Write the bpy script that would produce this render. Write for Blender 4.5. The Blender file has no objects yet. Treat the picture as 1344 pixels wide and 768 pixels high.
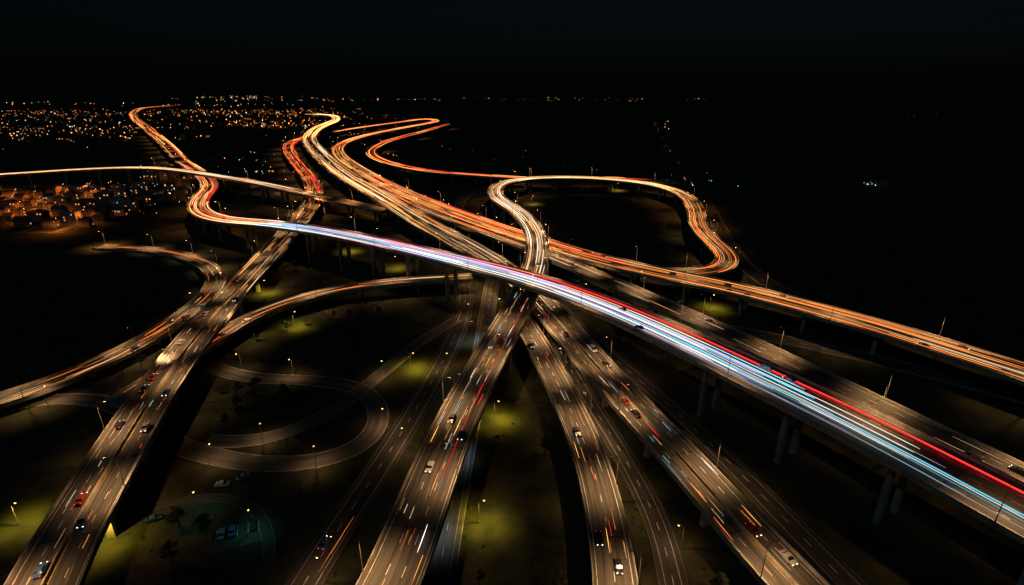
import bpy, math, random
import numpy as np
random.seed(7)
H=120.0; F=720.0; PITCH=math.atan(284/720)
sc=bpy.context.scene
# ---------------------------------------------------------------- materials
def newmat(n):
    m=bpy.data.materials.new(n); m.use_nodes=True
    nt=m.node_tree; nt.nodes.clear()
    o=nt.nodes.new('ShaderNodeOutputMaterial')
    return m,nt,o
def pbr(n,c1,c2,scale=1.0,rough=.8,stretch=None,uv=False,detail=6,bump=0,metal=0,joint=False):
    m,nt,o=newmat(n); N=nt.nodes.new; L=nt.links.new
    b=N('ShaderNodeBsdfPrincipled'); L(b.outputs[0],o.inputs[0])
    b.inputs['Roughness'].default_value=rough; b.inputs['Metallic'].default_value=metal
    tc=N('ShaderNodeTexCoord'); mp=N('ShaderNodeMapping'); L(tc.outputs['UV' if uv else 'Object'],mp.inputs[0])
    if stretch: mp.inputs['Scale'].default_value=stretch
    no=N('ShaderNodeTexNoise'); no.inputs['Scale'].default_value=scale; no.inputs['Detail'].default_value=detail
    L(mp.outputs[0],no.inputs[0])
    r=N('ShaderNodeValToRGB'); r.color_ramp.elements[0].position=.35; r.color_ramp.elements[1].position=.65
    r.color_ramp.elements[0].color=(*c1,1); r.color_ramp.elements[1].color=(*c2,1)
    L(no.outputs[0],r.inputs[0])
    out=r.outputs[0]
    n2=N('ShaderNodeTexNoise'); n2.inputs['Scale'].default_value=scale*9; n2.inputs['Detail'].default_value=3
    L(tc.outputs['UV' if uv else 'Object'],n2.inputs[0])
    mr=N('ShaderNodeMapRange'); mr.inputs['To Min'].default_value=.55; mr.inputs['To Max'].default_value=1.45
    L(n2.outputs[0],mr.inputs[0])
    mx=N('ShaderNodeVectorMath'); mx.operation='SCALE'; L(out,mx.inputs[0]); L(mr.outputs[0],mx.inputs['Scale']); out=mx.outputs[0]
    if joint:
        sx=N('ShaderNodeSeparateXYZ'); L(tc.outputs['UV'],sx.inputs[0])
        md=N('ShaderNodeMath'); md.operation='PINGPONG'; md.inputs[1].default_value=16; L(sx.outputs['Y'],md.inputs[0])
        gt=N('ShaderNodeMath'); gt.operation='GREATER_THAN'; gt.inputs[1].default_value=.35; L(md.outputs[0],gt.inputs[0])
        m2=N('ShaderNodeMapRange'); m2.inputs['To Min'].default_value=.35; L(gt.outputs[0],m2.inputs[0])
        mm=N('ShaderNodeVectorMath'); mm.operation='SCALE'; L(out,mm.inputs[0]); L(m2.outputs[0],mm.inputs['Scale']); out=mm.outputs[0]
    L(out,b.inputs['Base Color'])
    if bump:
        bp=N('ShaderNodeBump'); bp.inputs['Strength'].default_value=bump; bp.inputs['Distance'].default_value=.1
        L(n2.outputs[0],bp.inputs['Height']); L(bp.outputs[0],b.inputs['Normal'])
    return m
def emis(n,c,s,sample=False):
    m,nt,o=newmat(n); e=nt.nodes.new('ShaderNodeEmission')
    e.inputs[0].default_value=(*c,1); e.inputs[1].default_value=s
    nt.links.new(e.outputs[0],o.inputs[0])
    m.cycles.emission_sampling='AUTO' if sample else 'NONE'
    return m
ASPH=pbr('asphalt',(.036,.034,.031),(.125,.114,.10),1.1,.7,(1.1,.025,1),True,6,.3,0,True)
ASPH_OLD=pbr('worn_asphalt',(.06,.056,.05),(.15,.138,.12),.6,.85,(1,.05,1),True,5,.3)
ASPH_DIM=pbr('dark_asphalt',(.025,.024,.022),(.06,.056,.05),.6,.85,(1,.05,1),True,5,.3)
CONC=pbr('concrete',(.24,.22,.19),(.44,.40,.34),.35,.85,None,False,6,.3)
PAINT=pbr('road_paint',(.45,.45,.43),(.8,.8,.76),.8,.6)
PAINTY=pbr('yellow_road_paint',(.45,.3,.05),(.7,.48,.08),.8,.6)
GRASS=pbr('grass_ground',(.004,.006,.004),(.042,.045,.012),.09,.95,None,False,14,.8)
STEEL=pbr('galvanised_steel',(.2,.2,.2),(.35,.35,.35),2,.45,metal=.7)
BARK=pbr('bark',(.04,.03,.02),(.09,.07,.05),3,.9)
LEAF=pbr('leaves',(.03,.04,.012),(.07,.085,.022),.8,.7)
WALL=[pbr('plaster_wall',(.25,.23,.2),(.38,.35,.3),.3,.85),pbr('brick_wall',(.2,.12,.08),(.32,.2,.14),.5,.85)]
ROOF=pbr('roof_tiles',(.08,.055,.05),(.15,.10,.08),.8,.8)
GLASS=pbr('dark_glass',(.01,.012,.015),(.02,.024,.03),1,.1)
RUB=pbr('rubber',(.015,.015,.015),(.03,.03,.03),4,.8)
CARP=[pbr('car_paint_'+n,c,tuple(k*1.1 for k in c),3,.3) for n,c in [('white',(.6,.6,.6)),('silver',(.35,.36,.38)),('black',(.02,.02,.025)),('blue',(.04,.12,.3)),('red',(.25,.025,.02))]]
HEADL=emis('headlamp_glow',(1,.85,.6),3)
TAILL=emis('taillamp_glow',(1,.03,.02),2.4)
LENS=emis('lamp_lens',(1,.6,.25),30)
GLOBE=emis('lamp_globe',(1,.5,.13),6)
WIN_W=emis('lit_window_warm',(1,.36,.08),1.3)
WIN_C=emis('lit_window_cool',(.6,.9,1),.6)
COL={'white':(1,.9,.78),'warm':(1,.62,.3),'amber':(1,.42,.11),'orange':(1,.24,.045),'red':(1,.035,.03),'cyan':(.12,.62,.85),'violet':(.5,.48,1),'tan':(.85,.55,.3)}
_tm={}
def tmat(c,s):
    k=(c,s)
    if k not in _tm: _tm[k]=emis('light_trail_%s_%s'%(c,str(s).replace('.','_')),COL[c],s)
    return _tm[k]
# ---------------------------------------------------------------- mesh helper
class MB:
    def __init__(s): s.v=[];s.f=[];s.m=[];s.uv=[];s.mats=[]
    def mi(s,mat):
        if mat not in s.mats: s.mats.append(mat)
        return s.mats.index(mat)
    def face(s,idx,mat,uv=None):
        s.f.append(tuple(idx)); s.m.append(s.mi(mat)); s.uv.extend(uv if uv else [(0,0)]*len(idx))
    def quad(s,p,mat,uv=None):
        n=len(s.v); s.v.extend([tuple(q) for q in p]); s.face(range(n,n+len(p)),mat,uv)
    def box(s,c,size,mat,rot=0,taper=1):
        n=len(s.v); cx,cy,cz=c; a,b,h=size[0]/2,size[1]/2,size[2]/2
        cr,sr=math.cos(rot),math.sin(rot)
        for dz,k in ((-h,1),(h,taper)):
            for dx,dy in ((-a,-b),(a,-b),(a,b),(-a,b)):
                dx*=k;dy*=k
                s.v.append((cx+dx*cr-dy*sr,cy+dx*sr+dy*cr,cz+dz))
        for f in ((3,2,1,0),(4,5,6,7),(0,1,5,4),(1,2,6,5),(2,3,7,6),(3,0,4,7)):
            s.face([n+i for i in f],mat)
    def tube(s,p0,p1,r0,r1,mat,k=6):
        p0=np.array(p0,float);p1=np.array(p1,float);d=p1-p0;d/=np.linalg.norm(d)
        a=np.cross(d,(0,0,1) if abs(d[2])<.9 else (1,0,0));a/=np.linalg.norm(a);b=np.cross(d,a)
        n=len(s.v)
        for p,r in((p0,r0),(p1,r1)):
            for i in range(k):
                t=2*math.pi*i/k; s.v.append(tuple(p+r*(math.cos(t)*a+math.sin(t)*b)))
        for i in range(k):
            j=(i+1)%k; s.face((n+i,n+j,n+k+j,n+k+i),mat)
        s.face([n+i for i in range(k)][::-1],mat); s.face([n+k+i for i in range(k)],mat)
    def mesh(s,name):
        me=bpy.data.meshes.new(name); me.from_pydata(s.v,[],s.f)
        for m in s.mats: me.materials.append(m)
        me.polygons.foreach_set('material_index',s.m)
        ul=me.uv_layers.new(name='UVMap'); ul.data.foreach_set('uv',np.array(s.uv,dtype=np.float32).ravel())
        me.update(); return me
def put(name,me,loc=(0,0,0),rz=0,scale=1,parent=None):
    o=bpy.data.objects.new(name,me); o.location=loc; o.rotation_euler=(0,0,rz)
    o.scale=(scale,)*3 if not hasattr(scale,'__len__') else scale
    sc.collection.objects.link(o)
    if parent: o.parent=parent
    return o
# ---------------------------------------------------------------- roads (metres: x,y ; deck height ; width)
def P2(xy,z,w):
    pts=[tuple(float(c) for c in q.split(',')) for q in xy.split()]
    n=len(pts); ex=lambda a:[float(a)]*n if not isinstance(a,str) else [float(q) for q in a.split()]
    zz,ww=ex(z),ex(w); assert len(zz)==n and len(ww)==n,(xy,n,len(zz),len(ww))
    return [(p[0],p[1],a,b) for p,a,b in zip(pts,zz,ww)]
R={}
def RD(k,kind,xy,z,w,dual=0,zo=0): R[k]=dict(k=kind,p=P2(xy,z,w),dual=dual,z=zo)
RD('A','v',"129.3,86 124.8,94.8 121.2,101.8 109.9,123.2 99.3,141.6 85.3,163.3 67.4,191 43.3,224 10.7,259.1 -30.6,290.8 -81.9,330.3 -130.8,363 -178.4,389.4 -223.8,412.8 -260,449.4 -291.1,507.3 -312.8,568.7 -361.9,650 -460.2,780.8 -607.3,991.2 -807.2,1268.3 -1062.1,1619.9 -1270.6,1938.5 -1401,2229 -1369,2408",
 "24 24 24 24 24 24 24 24 24 24 23 22 20 17 15 13 12 10 9 8 8 8 8 8 8","22 22 22 22 22 22 21 20 19 18 18 17 17 17 17 18 18 18 20 22 22 24 24 24 24")
RD('B','v',"71,81 67,93 62,108 56,130 47,159 36,195 22,245 4,301 -27,358 -67,422 -126,526 -201,659 -295,856 -377,1053 -434,1279 -464,1507 -546,1719 -632,1755",
 "9 9 9 9 9 9 9 9 10 11 12 12 12 12 12 12 12 12","14 14 14 14 14 15 16 18 20 22 24 26 28 28 28 26 26 26",1)
RD('C','v',"213,166 200,188 186,207 171,228 148,253 117,282 81,308 44,341 10,381 -32,435 -78,499 -132,587 -196,707 -263,853 -301,991 -296,1151 -241,1368 -198,1535 -241,1620 -285,1509 -358,1326 -399,1182",
 "12 12 12 12 12 12 12 12 12 12 12 11 10 9 8 8 8 8 8 8 8 8","20 20 20 20 20 20 20 20 20 20 20 20 20 20 20 20 20 20 20 18 18 18",1)
RD('D','v',"153,105 144,124 130,150 118,173 103,201 83,239 55,291 24,341 -18,397 -75,472 -152,602","15 15 15 15 15 14 12 11 11 11 11.5","13 13 13 13 13 13 13 13 13 12 11")
RD('E','v',"-31,74 -27,89 -24,108 -21,132 -15,165 -5,208 5,253 14,306 16,374 5,437 -12,488 -17,544 -3,592 33,621 93,622 147,595 168,541 163,484 144,410 141,366 139,335 125,313 102,305 81,311",
 "15 15 16 16 16 17 17 18 18 18 17 16 15 14 13 12 12 11 11 11 11 11 11.4 11.5","14 14 14 14 14 14 14.5 15 15 15 15 16 16 16 16 16 16 16 15 15 15 15 15 12")
RD('O','v',"-154,1446 -186,1239 -229,1018 -222,880 -176,774 -107,695 -29,655 41,624 110,625 186,616","9 9 9 9 9 9 10 11 12.5 9","18 18 18 18 17 16 15 14 14 14")
RD('G','v',"23,80 25,97 26,119 25,145 20,181 10,230 0,271",6,11)
RD('H','v',"-100,76 -107,92 -113,110 -120,134 -130,170 -141,222 -152,287 -164,369 -178,458 -196,541 -232,635 -298,774 -360,908 -403,1043 -387,1145","12 12 12 12 12 12 11 10 9 9 9 9 9 9 10","16 16 16 16 16 16 16 17 18 18 18 20 20 20 20",1)
RD('I','v',"-207,170 -197,181 -188,191 -179,210 -172,236 -171,276 -180,314 -205,349 -239,376 -278,391 -311,396","4 4 4 4 4 4 3 2 1 .6 .6","12 12 12 12 12 12 12 11 11 11 11")
RD('J','v',"-151,179 -145,200 -139,222 -135,248 -122,269 -100,290 -68,301 -24,309","4 5 6 6 7 7 8 8",10)
RD('N','v',"-609,587 -561,607 -505,643 -436,660 -338,612 -249,559 -171,506 -111,470","19 19 19 19 19 17 14 11.5",14)
RD('F','g',"-19,84 -19,102 -18,134 -16,180 -14,230 -13,297 -11,352",0,8,0,.10)
RD('L','g',"-55,84 -53,102 -49,122 -43,150 -36,188 -29,238 -27,297 -38,360",0,8.5,0,.12)
RD('K','g',"-211,176 -197,183 -181,189 -157,185 -131,167 -111,156 -87,149 -64,150 -51,160 -50,177 -61,195 -81,202 -108,204 -130,212 -145,226 -151,246",0,7,0,.16)
RD('K2','g',"-108,161 -89,161 -72,175 -59,202 -45,238 -29,265",0,6,0,.20)
RD('P','g',"89,88 85,103 80,122 73,148 62,182 45,226 28,275 14,352",0,8,0,.14)
RD('P2','g',"39,84 41,102 42,122 38,152 30,190 21,238",0,6.5,0,.18)
RD('Q','g',"227,170 205,189 181,209 153,228 124,246 90,260 53,275",0,10,0,.22)
RD('S','g',"200,246 178,275 162,303 158,344 166,406 188,507 206,618 230,751 266,951 313,1201 404,1617",0,11,0,.24)
RD('T','g',"-392,569 -382,637 -334,666 -268,618 -220,547 -188,452",0,9,0,.26)
RD('V','g',"-451,821 -480,913 -486,993 -490,1062",0,10,0,.28)
RD('W','g',"-53,523 -50,593 -28,637 17,666",0,9,0,.30)
RD('Z','g',"-133,104 -122,118 -106,130 -92,134 -80,131 -70,122 -64,108",0,2.4,0,.08)
class Road: pass
def build_curve(pts,zoff=0):
    P=np.array(pts,float); n=len(P); out=[];par=[]
    ext=np.vstack([2*P[0]-P[1],P,2*P[-1]-P[-2]])
    for i in range(n-1):
        p0,p1,p2,p3=ext[i],ext[i+1],ext[i+2],ext[i+3]
        t0=0; t1=t0+max(np.linalg.norm((p1-p0)[:2]),1)**.5; t2=t1+max(np.linalg.norm((p2-p1)[:2]),1)**.5; t3=t2+max(np.linalg.norm((p3-p2)[:2]),1)**.5
        m=40
        for j in range(m):
            t=t1+(t2-t1)*j/m
            A1=(t1-t)/(t1-t0)*p0+(t-t0)/(t1-t0)*p1;A2=(t2-t)/(t2-t1)*p1+(t-t1)/(t2-t1)*p2;A3=(t3-t)/(t3-t2)*p2+(t-t2)/(t3-t2)*p3
            B1=(t2-t)/(t2-t0)*A1+(t-t0)/(t2-t0)*A2;B2=(t3-t)/(t3-t1)*A2+(t-t1)/(t3-t1)*A3
            out.append((t2-t)/(t2-t1)*B1+(t-t1)/(t2-t1)*B2);par.append(i+j/m)
    out.append(P[-1]);par.append(n-1)
    Q=np.array(out);par=np.array(par)
    seg=np.linalg.norm(np.diff(Q[:,:2],axis=0),axis=1);S=np.concatenate([[0],np.cumsum(seg)])
    ss=[0]
    while ss[-1]<S[-1]:
        x=np.interp(ss[-1],S,Q[:,0]);y=np.interp(ss[-1],S,Q[:,1])
        ss.append(ss[-1]+min(max(math.hypot(x,y)*.012,2.5),14))
    ss[-1]=S[-1]; ss=np.array(ss)
    C=np.stack([np.interp(ss,S,Q[:,k]) for k in range(4)],1); pr=np.interp(ss,S,par)
    for _ in range(16):
        C[1:-1]=.25*C[:-2]+.5*C[1:-1]+.25*C[2:]
    r=Road(); r.C=C; r.par=pr
    seg=np.linalg.norm(np.diff(C[:,:2],axis=0),axis=1);r.S=np.concatenate([[0],np.cumsum(seg)])
    T=np.gradient(C[:,:2],axis=0);T/=np.linalg.norm(T,axis=1)[:,None]; r.T=T; r.N=np.stack([T[:,1],-T[:,0]],1)
    r.C[:,2]+=zoff; r.L=r.S[-1]
    return r
def at(r,s,lat=0,dz=0):
    f=lambda a:float(np.interp(s,r.S,a))
    return (f(r.C[:,0])+f(r.N[:,0])*lat, f(r.C[:,1])+f(r.N[:,1])*lat, f(r.C[:,2])+dz)
def wid(r,s): return float(np.interp(s,r.S,r.C[:,3]))
def head(r,s):
    tx=float(np.interp(s,r.S,r.T[:,0]));ty=float(np.interp(s,r.S,r.T[:,1])); return math.atan2(ty,tx)
def sweep(mb,r,prof,mats,close=True):
    n0=len(mb.v);k=None
    for i in range(len(r.S)):
        pf=prof(r.C[i,3]);k=len(pf)
        for l,z in pf: mb.v.append((r.C[i,0]+r.N[i,0]*l,r.C[i,1]+r.N[i,1]*l,r.C[i,2]+z))
    for i in range(len(r.S)-1):
        pa=prof(r.C[i,3]);pb=prof(r.C[i+1,3])
        for j in range(k if close else k-1):
            q=(j+1)%k;a=n0+i*k
            mb.face((a+j,a+q,a+k+q,a+k+j),mats[j],[(pa[j][0],r.S[i]),(pa[q][0],r.S[i]),(pb[q][0],r.S[i+1]),(pb[j][0],r.S[i+1])])
ROAD={}
for k,d in R.items():
    ROAD[k]=build_curve(d['p'],d.get('z',0))
allp=np.vstack([np.column_stack([r.C,np.full(len(r.C),i)]) for i,r in enumerate(ROAD.values())])
def clear(x,y,margin,maxz=99,skip=None):
    q=allp[allp[:,2]<maxz]
    if skip is not None: q=q[q[:,4]!=skip]
    if not len(q): return True
    d=np.hypot(q[:,0]-x,q[:,1]-y)-q[:,3]/2
    return d.min()>margin
def stripe(mb,r,s0,s1,lat,w,mat,dz=.02):
    n=max(1,int((s1-s0)/4)); 
    for i in range(n):
        a=s0+(s1-s0)*i/n;b=s0+(s1-s0)*(i+1)/n
        mb.quad([at(r,a,lat-w/2,dz),at(r,a,lat+w/2,dz),at(r,b,lat+w/2,dz),at(r,b,lat-w/2,dz)],mat)
for ri,(k,r) in enumerate(ROAD.items()):
    d=R[k]; mb=MB(); v=d['k']=='v'
    if v:
        prof=lambda w:[(-w/2,.95),(-w/2+.3,.95),(-w/2+.42,0),(w/2-.42,0),(w/2-.3,.95),(w/2,.95),(w/2+.02,-.8),(w*.3,-2.1),(-w*.3,-2.1),(-w/2-.02,-.8)]
        sweep(mb,r,prof,[CONC,CONC,ASPH,CONC,CONC,CONC,CONC,CONC,CONC,CONC])
    else:
        am=ASPH_OLD if k in('K','K2','F','T','V','W') else ASPH_DIM
        km=ASPH_OLD if k in('Z','L','P','P2') else CONC
        prof=lambda w:[(-w/2-.5,-.3),(-w/2-.5,.12),(-w/2-.2,.12),(-w/2-.18,0),(w/2+.18,0),(w/2+.2,.12),(w/2+.5,.12),(w/2+.5,-.3)]
        sweep(mb,r,prof,[km,km,km,am,km,km,km],False)
    if d.get('dual'):
        prof=lambda w:[(-.32,.01),(-.12,.85),(.12,.85),(.32,.01)]
        sweep(mb,r,prof,[CONC]*3,False)
    s=0.0
    while s<r.L-4:
        x,y,z=at(r,s); dist=math.hypot(x,y)
        if dist<520 and y>40 and k not in('K','K2','Z'):
            w=wid(r,s); hw=w/2-.42
            lanes=[]
            if d.get('dual'):
                nl=2 if hw<9.3 else 3
                for sg in(-1,1): lanes+= [sg*(.9+(hw-1.9)*i/nl) for i in range(1,nl)]
            else:
                nl=max(2,int((w-2)/3.5)); lanes=[-(hw-.9)+(2*hw-1.8)*i/nl for i in range(1,nl)]
            for l in lanes: stripe(mb,r,s,s+3,l,.2,PAINT)
            for l in (-(hw-.8),(hw-.8)): stripe(mb,r,s,min(s+9,r.L),l,.18 if v else .13,PAINT,.022)
            if d.get('dual'):
                for l in(-.7,.7): stripe(mb,r,s,min(s+9,r.L),l,.16,PAINTY,.022)
        s+=9
    if v:
        s=12.0
        while s<r.L-5:
            x,y,z=at(r,s)
            if z>3 and y>30:
                w=wid(r,s);a=head(r,s)
                if clear(x,y,1.5,z-4,ri):
                    mb.box((x,y,z-2.7),(1.8,w*.62,1.3),CONC,a)
                    for sg in((-1,1) if w>13.5 else (0,)):
                        px,py,_=at(r,s,sg*w*.2); hh=z-3.3
                        mb.box((px,py,hh/2-.2),(1.5,2.0,hh+.4),CONC,a)
            s+=32 if math.hypot(x,y)<900 else 60
    put('highway_viaduct' if v else ('footpath' if k[0]=='Z' else 'road'),mb.mesh('road_mesh'))
# ---------------------------------------------------------------- light trails
tb=MB()
def trail(r,s0,s1,lat,z,rad,mat):
    n=max(1,int((s1-s0)/ (4 if np.interp(s0,r.S,np.hypot(r.C[:,0],r.C[:,1]))<500 else 10)))
    n0=len(tb.v)
    for i in range(n+1):
        s=s0+(s1-s0)*i/n; e=min(i,n-i); q=rad*(.35 if e==0 else 1)
        for dl,dz in((-q,-q*.6),(q,-q*.6),(0,q)):
            tb.v.append(at(r,s,lat+dl,z+dz))
    for i in range(n):
        for j in range(3):
            q=(j+1)%3;a=n0+3*i; tb.face((a+j,a+q,a+3+q,a+3+j),mat)
    tb.face((n0+2,n0+1,n0),mat);a=n0+3*n;tb.face((a,a+1,a+2),mat)
def trails(k,p0,p1,lats,cols,n,l0,l1,rad,st):
    r=ROAD[k]; a=np.interp(p0,r.par,r.S);b=np.interp(p1,r.par,r.S)
    for i in range(n):
        L=random.uniform(l0,l1); L=min(L,b-a); s=random.uniform(a,b-L)
        w=wid(r,s+L/2); lat=random.choice(lats)*(w/2)+random.choice((-.7,.7))+random.uniform(-.25,.25)
        trail(r,s,s+L,lat,random.uniform(.6,.95),rad*random.uniform(.6,1.25),tmat(random.choice(cols),random.choice(st)))
ALL=[-.78,-.62,-.45,-.25,.25,.45,.62,.78]
RH=[.25,.42,.6,.75];LH=[-.25,-.42,-.6,-.75]
def long(k,p0,p1,lats,col,st,rad):
    r=ROAD[k];a=np.interp(p0,r.par,r.S);b=np.interp(p1,r.par,r.S)
    for l in lats: trail(r,a,b,l,.8,rad,tmat(col,st))
long('A',0,9,[6.6],'red',1.8,.22)
long('A',0,9,[6.1],'red',.8,.12)
long('A',4,10,[5.2],'red',.5,.09)
long('A',0,10,[-2.6],'cyan',1.1,.18)
long('A',0,10,[-4.8],'cyan',.5,.11)
long('A',0,9,[-3.6],'white',1.2,.08)
long('A',3,11,[-.6,2.4],'white',1.4,.09)
long('A',5,12,[.6,1.4],'violet',1.4,.11)
long('A',8,13,[3.5,-5.6],'white',1.4,.11)
long('A',0,6,[-7.6],'white',.4,.07)
trails('A',0,8,[-.6,-.3,-.1,.1],['cyan','white','white','violet','cyan'],26,10,60,.07,(.5,1.2,2))
trails('A',4,13,[-.7,-.5,-.3,-.1,.1,.3],['white','violet','white','cyan','warm','red'],62,25,120,.11,(.8,1.4,2.6))
trails('A',7,13,[.3,.5,.65],['red','violet','warm','red'],20,40,120,.12,(.9,1.8))
trails('A',11.5,18,ALL,['red','orange','red','amber','warm'],58,50,180,.23,(.8,1.6,3))
trails('A',17,24,ALL,['orange','orange','red','amber','amber'],80,100,400,.42,(.8,1.6,3))
trails('B',6,10,ALL,['amber','orange','tan','tan'],60,25,110,.13,(.4,.9,1.8))
trails('B',9,14,ALL,['amber','tan','warm','orange','amber'],105,60,260,.27,(.6,1.3,2.6))
trails('B',13,17,ALL,['amber','warm','amber','amber'],76,100,400,.46,(1.2,2,3.6))
trails('B',0,7,[-.7,-.5,-.3,.3,.5,.7],['amber','amber','warm','white','orange','amber','red','cyan'],70,2.5,9,.075,(.8,1.6,3))
trails('C',0,7,RH+LH,['amber','orange','orange','amber','tan'],56,25,110,.12,(.4,.9,1.6))
trails('C',6,12,ALL,['orange','orange','red','amber','amber'],86,50,200,.18,(.7,1.4,2.6))
trails('C',11,15,ALL,['orange','red','amber','amber'],40,60,240,.28,(.7,1.4,2.6))
trails('C',14,21,ALL,['orange','red','orange','amber','amber'],70,80,300,.38,(.8,1.5,3))
trails('D',0,6,[-.6,-.3,.3],['amber','tan'],14,8,26,.08,(.5,1.2))
trails('D',6,10,[-.6,-.2,.2,.6],['orange','amber','red','tan'],30,30,110,.14,(.6,1.5))
trails('E',6,13,[-.65,-.4,-.15,.15,.4,.65],['tan','amber','warm','tan','white','amber'],84,30,130,.17,(.8,1.5,2.6))
trails('E',12,16.5,[-.65,-.3,.3,.65],['amber','tan','warm'],42,50,160,.23,(.8,1.5,2.8))
trails('E',16,22,[-.65,-.3,.3,.65],['orange','amber','orange','tan'],40,30,120,.17,(.6,1.2,2.2))
trails('E',0,7,[-.6,-.3,0,.3,.6],['amber','amber','warm','white','orange','amber','red','cyan'],88,2.5,9,.075,(.8,1.6,3))
long('E',2.6,5.6,[3.2],'red',.7,.09);long('E',3.4,6,[-2.2],'tan',.8,.08)
trails('O',0,5,ALL,['orange','red','orange','amber'],46,60,220,.32,(.7,1.4,2.8))
trails('O',4,9,[-.6,-.3,.3,.6],['orange','red','amber'],30,40,160,.22,(.6,1.2,2.2))
trails('G',0,6,[-.5,0,.5],['amber','amber','orange','warm','red','white'],50,2.5,9,.075,(.8,1.6,3))
trails('H',0,7,[-.7,-.45,-.25,.25,.45,.7],['amber','amber','orange','white','amber','warm','red'],90,2,7,.075,(.8,1.6,3))
trails('H',5.5,10,ALL,['orange','amber','amber','tan'],60,10,45,.12,(.6,1.2,2.2))
trails('H',8.5,14,ALL,['red','orange','orange','red'],56,50,180,.26,(.8,1.5,2.6))
trails('I',0,6,[-.5,0,.5],['amber','orange','tan'],40,4,22,.09,(.6,1.6))
trails('I',6,10,[-.5,0,.5],['orange','amber'],14,12,40,.13,(.6,1.2))
trails('J',0,7,[-.4,.4],['amber','orange','tan'],34,8,50,.09,(.6,1.5))
trails('N',0,7,[-.5,-.2,.2,.5],['tan','white','warm','amber'],40,50,220,.18,(.6,1.2,2.2))
trails('S',6,10,[-.4,.4],['amber','tan','warm'],18,5,24,.26,(.6,1.2))
trails('L',1,6,[-.4,.4],['orange'],5,6,20,.08,(.5,1))
put('vehicle_light_trails',tb.mesh('trail_mesh'))
# ---------------------------------------------------------------- street lamps
def lamp_mesh(h=10,arm=2.2,globe=False):
    m=MB(); m.tube((0,0,-.1),(0,0,h),.13,.07,STEEL,8); m.tube((0,0,-.1),(0,0,.5),.22,.2,STEEL,8)
    m.tube((0,0,h-.1),(arm*.6,0,h+.35),.06,.05,STEEL,6);m.tube((arm*.6,0,h+.35),(arm,0,h+.4),.05,.05,STEEL,6)
    m.box((arm+.35,0,h+.42),(.95,.36,.16),STEEL,0,.7)
    if globe:
        m.tube((arm+.35,0,h+.33),(arm+.35,0,h+.15),.22,.28,GLOBE,10); m.tube((arm+.35,0,h+.15),(arm+.35,0,h-.05),.28,.12,GLOBE,10)
    else: m.box((arm+.35,0,h+.31),(.6,.22,.06),LENS)
    return m.mesh('street_lamp_mesh')
LM=lamp_mesh(); LG=lamp_mesh(8,1.2,True)
def light_data(n,col,power,cone=2.5,blend=.6):
    l=bpy.data.lights.new(n,'SPOT'); l.color=col; l.energy=power; l.spot_size=cone; l.spot_blend=blend; l.shadow_soft_size=.25
    return l
SOD=light_data('sodium_lamp_light',(1,.55,.235),11500,2.15,.8)
SODF=light_data('sodium_lamp_light_far',(1,.40,.12),18000,2.3)
GRN=light_data('park_lamp_light',(1,.70,.07),10500,2.35,1)
TEAL=light_data('yard_lamp_light',(.3,1,.8),500,2.4,1)
COOL=light_data('cool_lamp_light',(.6,.8,1),2600,2.0,1)
RING=light_data('ramp_lamp_light',(1,.55,.26),1900,2.5,1)
TOWN=light_data('town_lamp_light',(1,.27,.04),15000,2.9,.5)
def lamp(x,y,z,rz,ld,me=None):
    o=put('street_lamp',me or LM,(x,y,z),rz); l=bpy.data.objects.new('lamp_light',ld); sc.collection.objects.link(l)
    l.parent=o; l.location=(2.55,0,10.2) if me is None else (1.55,0,7.75)
LSP={'A':38,'B':36,'C':38,'D':42,'E':34,'H':32,'G':34,'I':42,'J':45,'N':80,'O':110}
for k,spc in LSP.items():
    r=ROAD[k]; s=spc*.5; i=0
    while s<r.L:
        x,y,z=at(r,s);dist=math.hypot(x,y)
        if y>20 and dist<1500 and (dist<620 or i%2==0):
            w=wid(r,s); sg=1 if i%2 else -1
            if k in 'DGJI': sg=1
            px,py,pz=at(r,s,sg*(w/2-.15),.95); a=head(r,s)
            lamp(px,py,pz,a+ (math.pi/2 if sg>0 else -math.pi/2),SOD if dist<480 else SODF)
        s+=spc; i+=1
def XY(t): return [tuple(float(c) for c in q.split(',')) for q in t.split()]
for x,y in XY("-146,303 -111,257 -119,387 -78,349 -43,212 -5,174 -8,123 -112,116 -140,122 111,280 21,547 119,618"):
    lamp(x-1.5,y,0,0,GRN,LG)
for x,y in XY("-74,118 -93,125"): lamp(x,y,0,1,TEAL,LG)
for k,s0,s1,sp_ in(('K',5,0,30),('K2',20,0,50),('L',20,0,52),('T',40,0,60),('P2',30,0,60)):
    r=ROAD[k];s=s0
    while s<r.L-5:
        w=wid(r,s);px,py,pz=at(r,s,w/2+1.2,0)
        if clear(px,py,.4): lamp(px,py,0,head(r,s)+math.pi/2,RING,LG)
        s+=sp_*random.uniform(.85,1.2)
for x,y in XY("-22,119 -20,152 -20,190 -19,240"): lamp(x-3,y,0,0,COOL)
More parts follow.
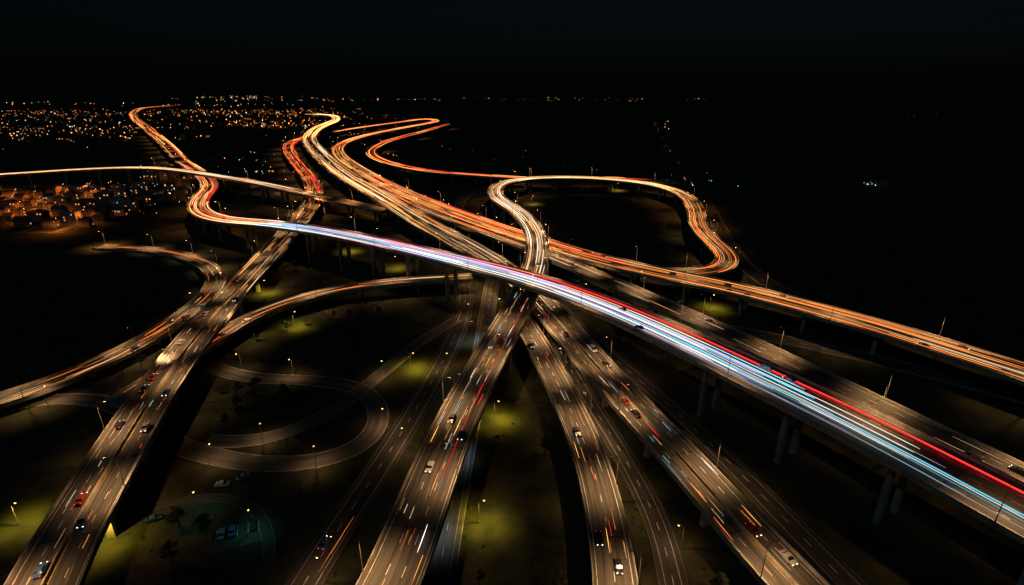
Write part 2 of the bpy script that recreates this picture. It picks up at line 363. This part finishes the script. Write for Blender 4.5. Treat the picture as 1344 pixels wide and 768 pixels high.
# ---------------------------------------------------------------- cars
def car_mesh(paint,van=False):
    m=MB(); hw=.9
    if van: prof=[(-2.4,.35),(-2.45,1.0),(-2.4,2.0),(-2.2,2.15),(1.1,2.15),(1.75,1.25),(2.4,1.05),(2.5,.7),(2.45,.35)]
    else: prof=[(-2.2,.35),(-2.28,.7),(-2.15,.98),(-1.55,1.02),(-.95,1.45),(.35,1.48),(1.05,1.02),(1.95,.9),(2.22,.68),(2.2,.35)]
    n=len(prof); hs=[hw*(.98 if z<1.05 else .78 if not van else .93) for x,z in prof]
    b=len(m.v)
    for (x,z),h in zip(prof,hs): m.v.append((x,-h,z))
    for (x,z),h in zip(prof,hs): m.v.append((x,h,z))
    m.face([b+i for i in range(n)],paint); m.face([b+n+i for i in range(n)][::-1],paint)
    for i in range(n):
        j=(i+1)%n; g=paint
        (x0,z0),(x1,z1)=prof[i],prof[j]
        if max(z0,z1)>1.4 and min(z0,z1)<1.3: g=GLASS
        m.face((b+j,b+i,b+n+i,b+n+j),g)
    for sg in(-1,1):
        if van: m.quad([(.2,sg*.86,1.25),(1.4,sg*.87,1.3),(.95,sg*.85,1.95),(.2,sg*.85,1.95)],GLASS)
        else: m.quad([(-1.35,sg*.83,1.06),(.9,sg*.84,1.06),(.3,sg*.725,1.42),(-.9,sg*.725,1.4)],GLASS)
        for x in(-1.4,1.4):
            m.tube((x,sg*.7,.33),(x,sg*.93,.33),.33,.33,RUB,12); m.tube((x,sg*.93,.33),(x,sg*.945,.33),.18,.16,STEEL,8)
        fx=2.2 if not van else 2.46; bx=-2.26 if not van else -2.44
        m.box((fx,sg*.62,.75),(.16,.3,.16),HEADL); m.box((bx,sg*.7,.82),(.12,.24,.14),TAILL)
        m.box((.75,sg*.98,1.05),(.18,.14,.12),paint)
    return m.mesh('car_mesh')
CM=[car_mesh(c) for c in CARP]; VM=car_mesh(CARP[1],True)
HEADL,TAILL=GLASS,RUB
PM=[car_mesh(c) for c in CARP]
used=[]
def cars(k,p0,p1,n):
    r=ROAD[k];d=R[k]; a=np.interp(p0,r.par,r.S);b=np.interp(p1,r.par,r.S); t=0;c=0
    while c<n and t<n*6:
        t+=1; s=random.uniform(a,b); w=wid(r,s); lat=random.choice((-.62,-.28,.28,.62))*(w/2-1)
        x,y,z=at(r,s,lat,.0)
        if any((x-q[0])**2+(y-q[1])**2<64 for q in used): continue
        used.append((x,y)); rev= lat>0 if d.get('dual') else (k in 'EG')
        van=random.random()<.1
        put('van' if van else 'car',VM if van else random.choice(CM[1:4]+CM),(x,y,z),head(r,s)+(math.pi if rev else 0)); c+=1
cars('H',1,8,14);cars('E',0,7,9);cars('B',0,7,9);cars('G',0,5,4);cars('A',1,8,4);cars('D',1,8,5);cars('C',1,8,9);cars('I',1,6,3);cars('J',2,6,2);cars('L',1,6,1)
# ---------------------------------------------------------------- ground
g=MB(); g.quad([(-15000,-2000,0),(15000,-2000,0),(15000,26000,0),(-15000,26000,0)],GRASS); put('ground',g.mesh('ground_mesh'))
yd=MB(); yd.box((-77,118,.04),(15,9,.16),ASPH_DIM,.4)
for i in range(5):
    a=.4; lx=-5.5+i*2.75; yd.box((-77+lx*math.cos(a)-2*math.sin(a),118+lx*math.sin(a)+2*math.cos(a),.125),(.12,4.6,.012),PAINT,a)
put('car_park',yd.mesh('yard'))
for i in (0,1,3):
    a=.4; lx=-4.1+i*2.75; put('parked_car',PM[(i*2+1)%5],(-77+lx*math.cos(a)-2*math.sin(a),118+lx*math.sin(a)+2*math.cos(a),.12),a+math.pi/2)
for x,y,a,i in((-91,138.5,.1,1),(-86,142,.8,1),(-104,124,.5,3)): put('parked_car',PM[i],(x,y,.0),a)
# ---------------------------------------------------------------- trees
def tree_mesh(seed):
    rr=random.Random(seed); m=MB(); h=rr.uniform(7,10)
    m.tube((0,0,-.2),(.2,.1,h*.45),.28,.17,BARK,7); m.tube((.2,.1,h*.45),(.1,.3,h*.8),.17,.06,BARK,6)
    cl=[]
    for i in range(11):
        a=rr.uniform(0,6.28);z0=h*rr.uniform(.3,.65);L=rr.uniform(1.2,2.9)
        e=(math.cos(a)*L,math.sin(a)*L,z0+rr.uniform(.8,2.4)); m.tube((.15,.1,z0),e,.09,.03,BARK,5); cl.append((e,rr.uniform(1.0,1.7)))
    cl+=[((rr.uniform(-1,1),rr.uniform(-1,1),h*rr.uniform(.75,1)),rr.uniform(1.1,1.7)) for _ in range(5)]
    for c,R0 in cl:
        for _ in range(110):
            v=np.array([rr.gauss(0,1) for _ in range(3)]);v/=np.linalg.norm(v)
            p=np.array(c)+v*R0*rr.uniform(.4,1.05)*np.array([1,1,.75])
            a=np.array([rr.gauss(0,1) for _ in range(3)]);a/=np.linalg.norm(a);b=np.cross(a,v+.01);b/=np.linalg.norm(b);q=rr.uniform(.16,.34)
            m.quad([p-a*q,p+b*q*.6,p+a*q,p-b*q*.6],LEAF)
    return m.mesh('tree_mesh')
TM=[tree_mesh(i) for i in range(4)]
c=0;t=0
while c<95 and t<4000:
    t+=1
    y=random.uniform(90,360); x=y*random.uniform(-.95,.8)
    if x>-60 and random.random()<.7: continue
    if clear(x,y,5): put('tree',random.choice(TM),(x,y,0),random.uniform(0,6.28),random.uniform(.35,.8)); c+=1
sh=MB(); rr=random.Random(5); n=0
clus=[(y*rr.uniform(-.95,.7),y) for y in [rr.uniform(95,330) for _ in range(110)]]
while n<1700:
    cx,cy=rr.choice(clus); x=cx+rr.gauss(0,6); y=cy+rr.gauss(0,6); n+=1
    if not clear(x,y,1.2): continue
    s=rr.uniform(.3,.95)
    for _ in range(16):
        v=np.array([rr.gauss(0,1),rr.gauss(0,1),abs(rr.gauss(0,1))]);v/=np.linalg.norm(v)
        p=np.array((x,y,.05))+v*s*rr.uniform(.5,1.1)
        a=np.array([rr.gauss(0,1) for _ in range(3)]);a/=np.linalg.norm(a);b=np.cross(a,v+.01);b/=np.linalg.norm(b);q=s*.38
        sh.quad([p-a*q,p+b*q*.6,p+a*q,p-b*q*.6],LEAF)
put('shrubs',sh.mesh('shrub_mesh'))
# ---------------------------------------------------------------- buildings
def building(w,d,fl,gable,lit,seed,wm):
    m=MB();h=fl*3.1+.4
    m.box((0,0,h/2),(w,d,h),wm)
    for side in range(4):
        L=w if side%2==0 else d; D=d if side%2==0 else w; a=side*math.pi/2; ca,sa=math.cos(a),math.sin(a)
        nn=int(L/3)
        for f in range(fl):
            for i in range(nn):
                xx=-L/2+L*(i+.5)/nn; z=1.0+f*3.1; g=random.Random(seed*997+side*97+f*13+i).random()
                mt=WIN_W if g<lit else WIN_C if g<lit*1.2 else GLASS
                pts=[(xx-.6,z),(xx+.6,z),(xx+.6,z+1.4),(xx-.6,z+1.4)]
                m.quad([(px*ca+(D/2+.03)*sa,px*sa-(D/2+.03)*ca,pz) for px,pz in pts],mt)
    if gable:
        n=len(m.v); e=.5
        m.v+= [(-w/2-e,-d/2-e,h),(w/2+e,-d/2-e,h),(w/2+e,d/2+e,h),(-w/2-e,d/2+e,h),(-w/2-e,0,h+d*.35),(w/2+e,0,h+d*.35)]
        for f in((0,1,5,4),(2,3,4,5),(1,2,5),(3,0,4),(3,2,1,0)): m.face([n+i for i in f],ROOF)
        m.box((w*.25,d*.15,h+d*.35),(.8,.8,1.6),wm)
    else:
        for cx,cy,sx,sy in((0,-d/2+.15,w+.1,.3),(0,d/2-.15,w+.1,.3),(-w/2+.15,0,.3,d-.6),(w/2-.15,0,.3,d-.6)): m.box((cx,cy,h+.35),(sx,sy,.7),CONC)
        m.box((w*.15,0,h+1.2),(w*.25,d*.3,2.4),wm)
    return m.mesh('building_mesh')
BM=[building(16,10,3,False,.12,1,WALL[1]),building(18,9,3,False,.12,2,WALL[0]),building(11,8,2,True,.15,3,WALL[1]),building(13,9,2,True,.15,4,WALL[0]),building(17,10,2,False,.1,5,WALL[1])]
BN=['apartment_building','apartment_building','gabled_house','gabled_house','commercial_building']
placed=[];t=0
while len(placed)<150 and t<6000:
    t+=1
    x=random.uniform(-680,-350);y=random.uniform(450,615)
    gx=round(x/28)*28+random.uniform(-3,3);gy=round(y/20)*20+random.uniform(-2,2)
    if any(abs(gx-a)<21 and abs(gy-b)<14 for a,b in placed) or not clear(gx,gy,12): continue
    placed.append((gx,gy)); i=random.choice((0,1,2,2,3,3,4)); put(BN[i],BM[i],(gx,gy,0),random.choice((0,math.pi,.12)),random.uniform(.75,.95))
st=MB()
for i in range(-24,-13):
    st.box((i*28+14,530,.05),(5,190,.14),ASPH_OLD)
for y in(439,498,558,622): st.box((-520,y+.0,.07),(300,5,.14),ASPH_OLD)
put('town_streets',st.mesh('street_mesh'))
for i in range(-24,-13):
    for y in(448,478,508,538,568,598):
        x=i*28+11; dd=math.hypot(x+500,(y-525)*1.3)
        if random.random()<(.85 if dd<100 else .35) and clear(x,y,6): lamp(x,y+random.uniform(-5,5),0,0,TOWN)
LP={'a':emis('town_lamp_amber',(1,.36,.08),3.6),'w':emis('town_lamp_white',(1,.8,.55),3),'c':emis('town_lamp_cool',(.3,.75,.9),2.6),'o':emis('town_lamp_orange',(1,.2,.03),3.4)}
tw=MB()
def glow(x,y,z,s,mat):
    n=len(tw.v); tw.v+=[(x+s,y,z),(x-s,y,z),(x,y+s,z),(x,y-s,z),(x,y,z+s),(x,y,z-s)]
    for a,b,c in((0,2,4),(2,1,4),(1,3,4),(3,0,4),(2,0,5),(1,2,5),(3,1,5),(0,3,5)): tw.face((n+a,n+b,n+c),mat)
def town(y0,y1,k0,k1,n,s,ks,houses=.4,sp=.08,sk=.035):
    cent=[(random.uniform(y0,y1),random.uniform(k0,k1)) for _ in range(max(3,n//25))]
    for _ in range(n):
        cy,ck=random.choice(cent); y=cy+random.gauss(0,(y1-y0)*sp); kk=ck+random.gauss(0,sk)
        y=max(y0,min(y1*1.05,y)); x=kk*y
        if not clear(x,y,12): continue
        z=random.uniform(4,9); glow(x,y,z,s*random.choice((.35,.5,.5,.7,1.1)),LP[random.choice(ks)]); tw.tube((x,y,0),(x,y,z-s),.1,.08,STEEL,4)
        if random.random()<houses:
            bx,by=x+random.uniform(6,14),y+random.uniform(8,16);w=random.uniform(8,15);h=random.choice((4,5,6,9))
            tw.box((bx,by,h/2),(w,8,h),WALL[1]); tw.box((bx,by,h+.8),(w+.6,8.6,1.6),ROOF,0,.5)
            for i in range(int(w/4)):
                if random.random()<.4: tw.quad([(bx-w/2+4*i+1,by-4.05,h-2.4),(bx-w/2+4*i+2.4,by-4.05,h-2.4),(bx-w/2+4*i+2.4,by-4.05,h-1),(bx-w/2+4*i+1,by-4.05,h-1)],WIN_W)
town(900,2000,-.95,-.62,340,1.1,'aaaaoowc',.3,.1,.05)
town(1400,2100,-.6,-.3,320,1.2,'aaaoow',.3,.1,.05)
town(480,640,-1.0,-.7,60,.4,'aaooow',.0,.25,.06)
town(560,860,-.66,-.4,70,.55,'aawcc',.3,.2)
town(2300,3600,-.95,-.2,120,1.7,'aaaw',0,.1,.1)
town(2600,3600,-.5,-.3,50,1.7,'wwa',0)
town(2700,3300,-.2,.35,44,1.2,'aaow',0,.2,.12)
town(700,1300,-.6,-.25,40,.7,'aaac',.3,.2)
town(600,630,.64,.66,6,.6,'wwc',.5,.1,.008)
town(1300,1900,.6,.75,3,.8,'wa',0)
town(600,900,.3,.42,8,.4,'wac',.0)
town(1300,1800,.255,.27,12,.8,'aaw',0,.1,.005)
town(620,1000,-.15,.1,14,.5,'aao',0,.2,.1)
put('distant_town',tw.mesh('distant_town_mesh'))
# ---------------------------------------------------------------- world / moon / camera
w=bpy.data.worlds.new('World'); sc.world=w; w.use_nodes=True; nt=w.node_tree
bg=nt.nodes['Background']; sky=nt.nodes.new('ShaderNodeTexSky'); sky.sky_type='NISHITA'; sky.sun_disc=False
sky.sun_elevation=math.radians(6); sky.sun_rotation=math.radians(200)
hs=nt.nodes.new('ShaderNodeMix'); hs.data_type='RGBA'; hs.blend_type='MULTIPLY'; hs.inputs[0].default_value=1
nt.links.new(sky.outputs[0],hs.inputs[6]); hs.inputs[7].default_value=(.22,.5,1,1)
nt.links.new(hs.outputs[2],bg.inputs[0]); bg.inputs[1].default_value=.0013
sl=bpy.data.lights.new('moon','SUN'); sl.energy=.07; sl.angle=math.radians(.5); sl.color=(.4,.8,1)
so=bpy.data.objects.new('moon',sl); so.rotation_euler=(math.radians(50),0,math.radians(-30)); sc.collection.objects.link(so)
cam=bpy.data.cameras.new('camera'); co=bpy.data.objects.new('camera',cam); sc.collection.objects.link(co)
cam.sensor_width=36; cam.lens=36*F/1344; cam.clip_end=60000; cam.clip_start=.5
co.location=(0,0,H); co.rotation_euler=(math.pi/2-PITCH,0,0); sc.camera=co
sc.view_settings.view_transform='Standard'; sc.view_settings.look='None'; sc.view_settings.exposure=0
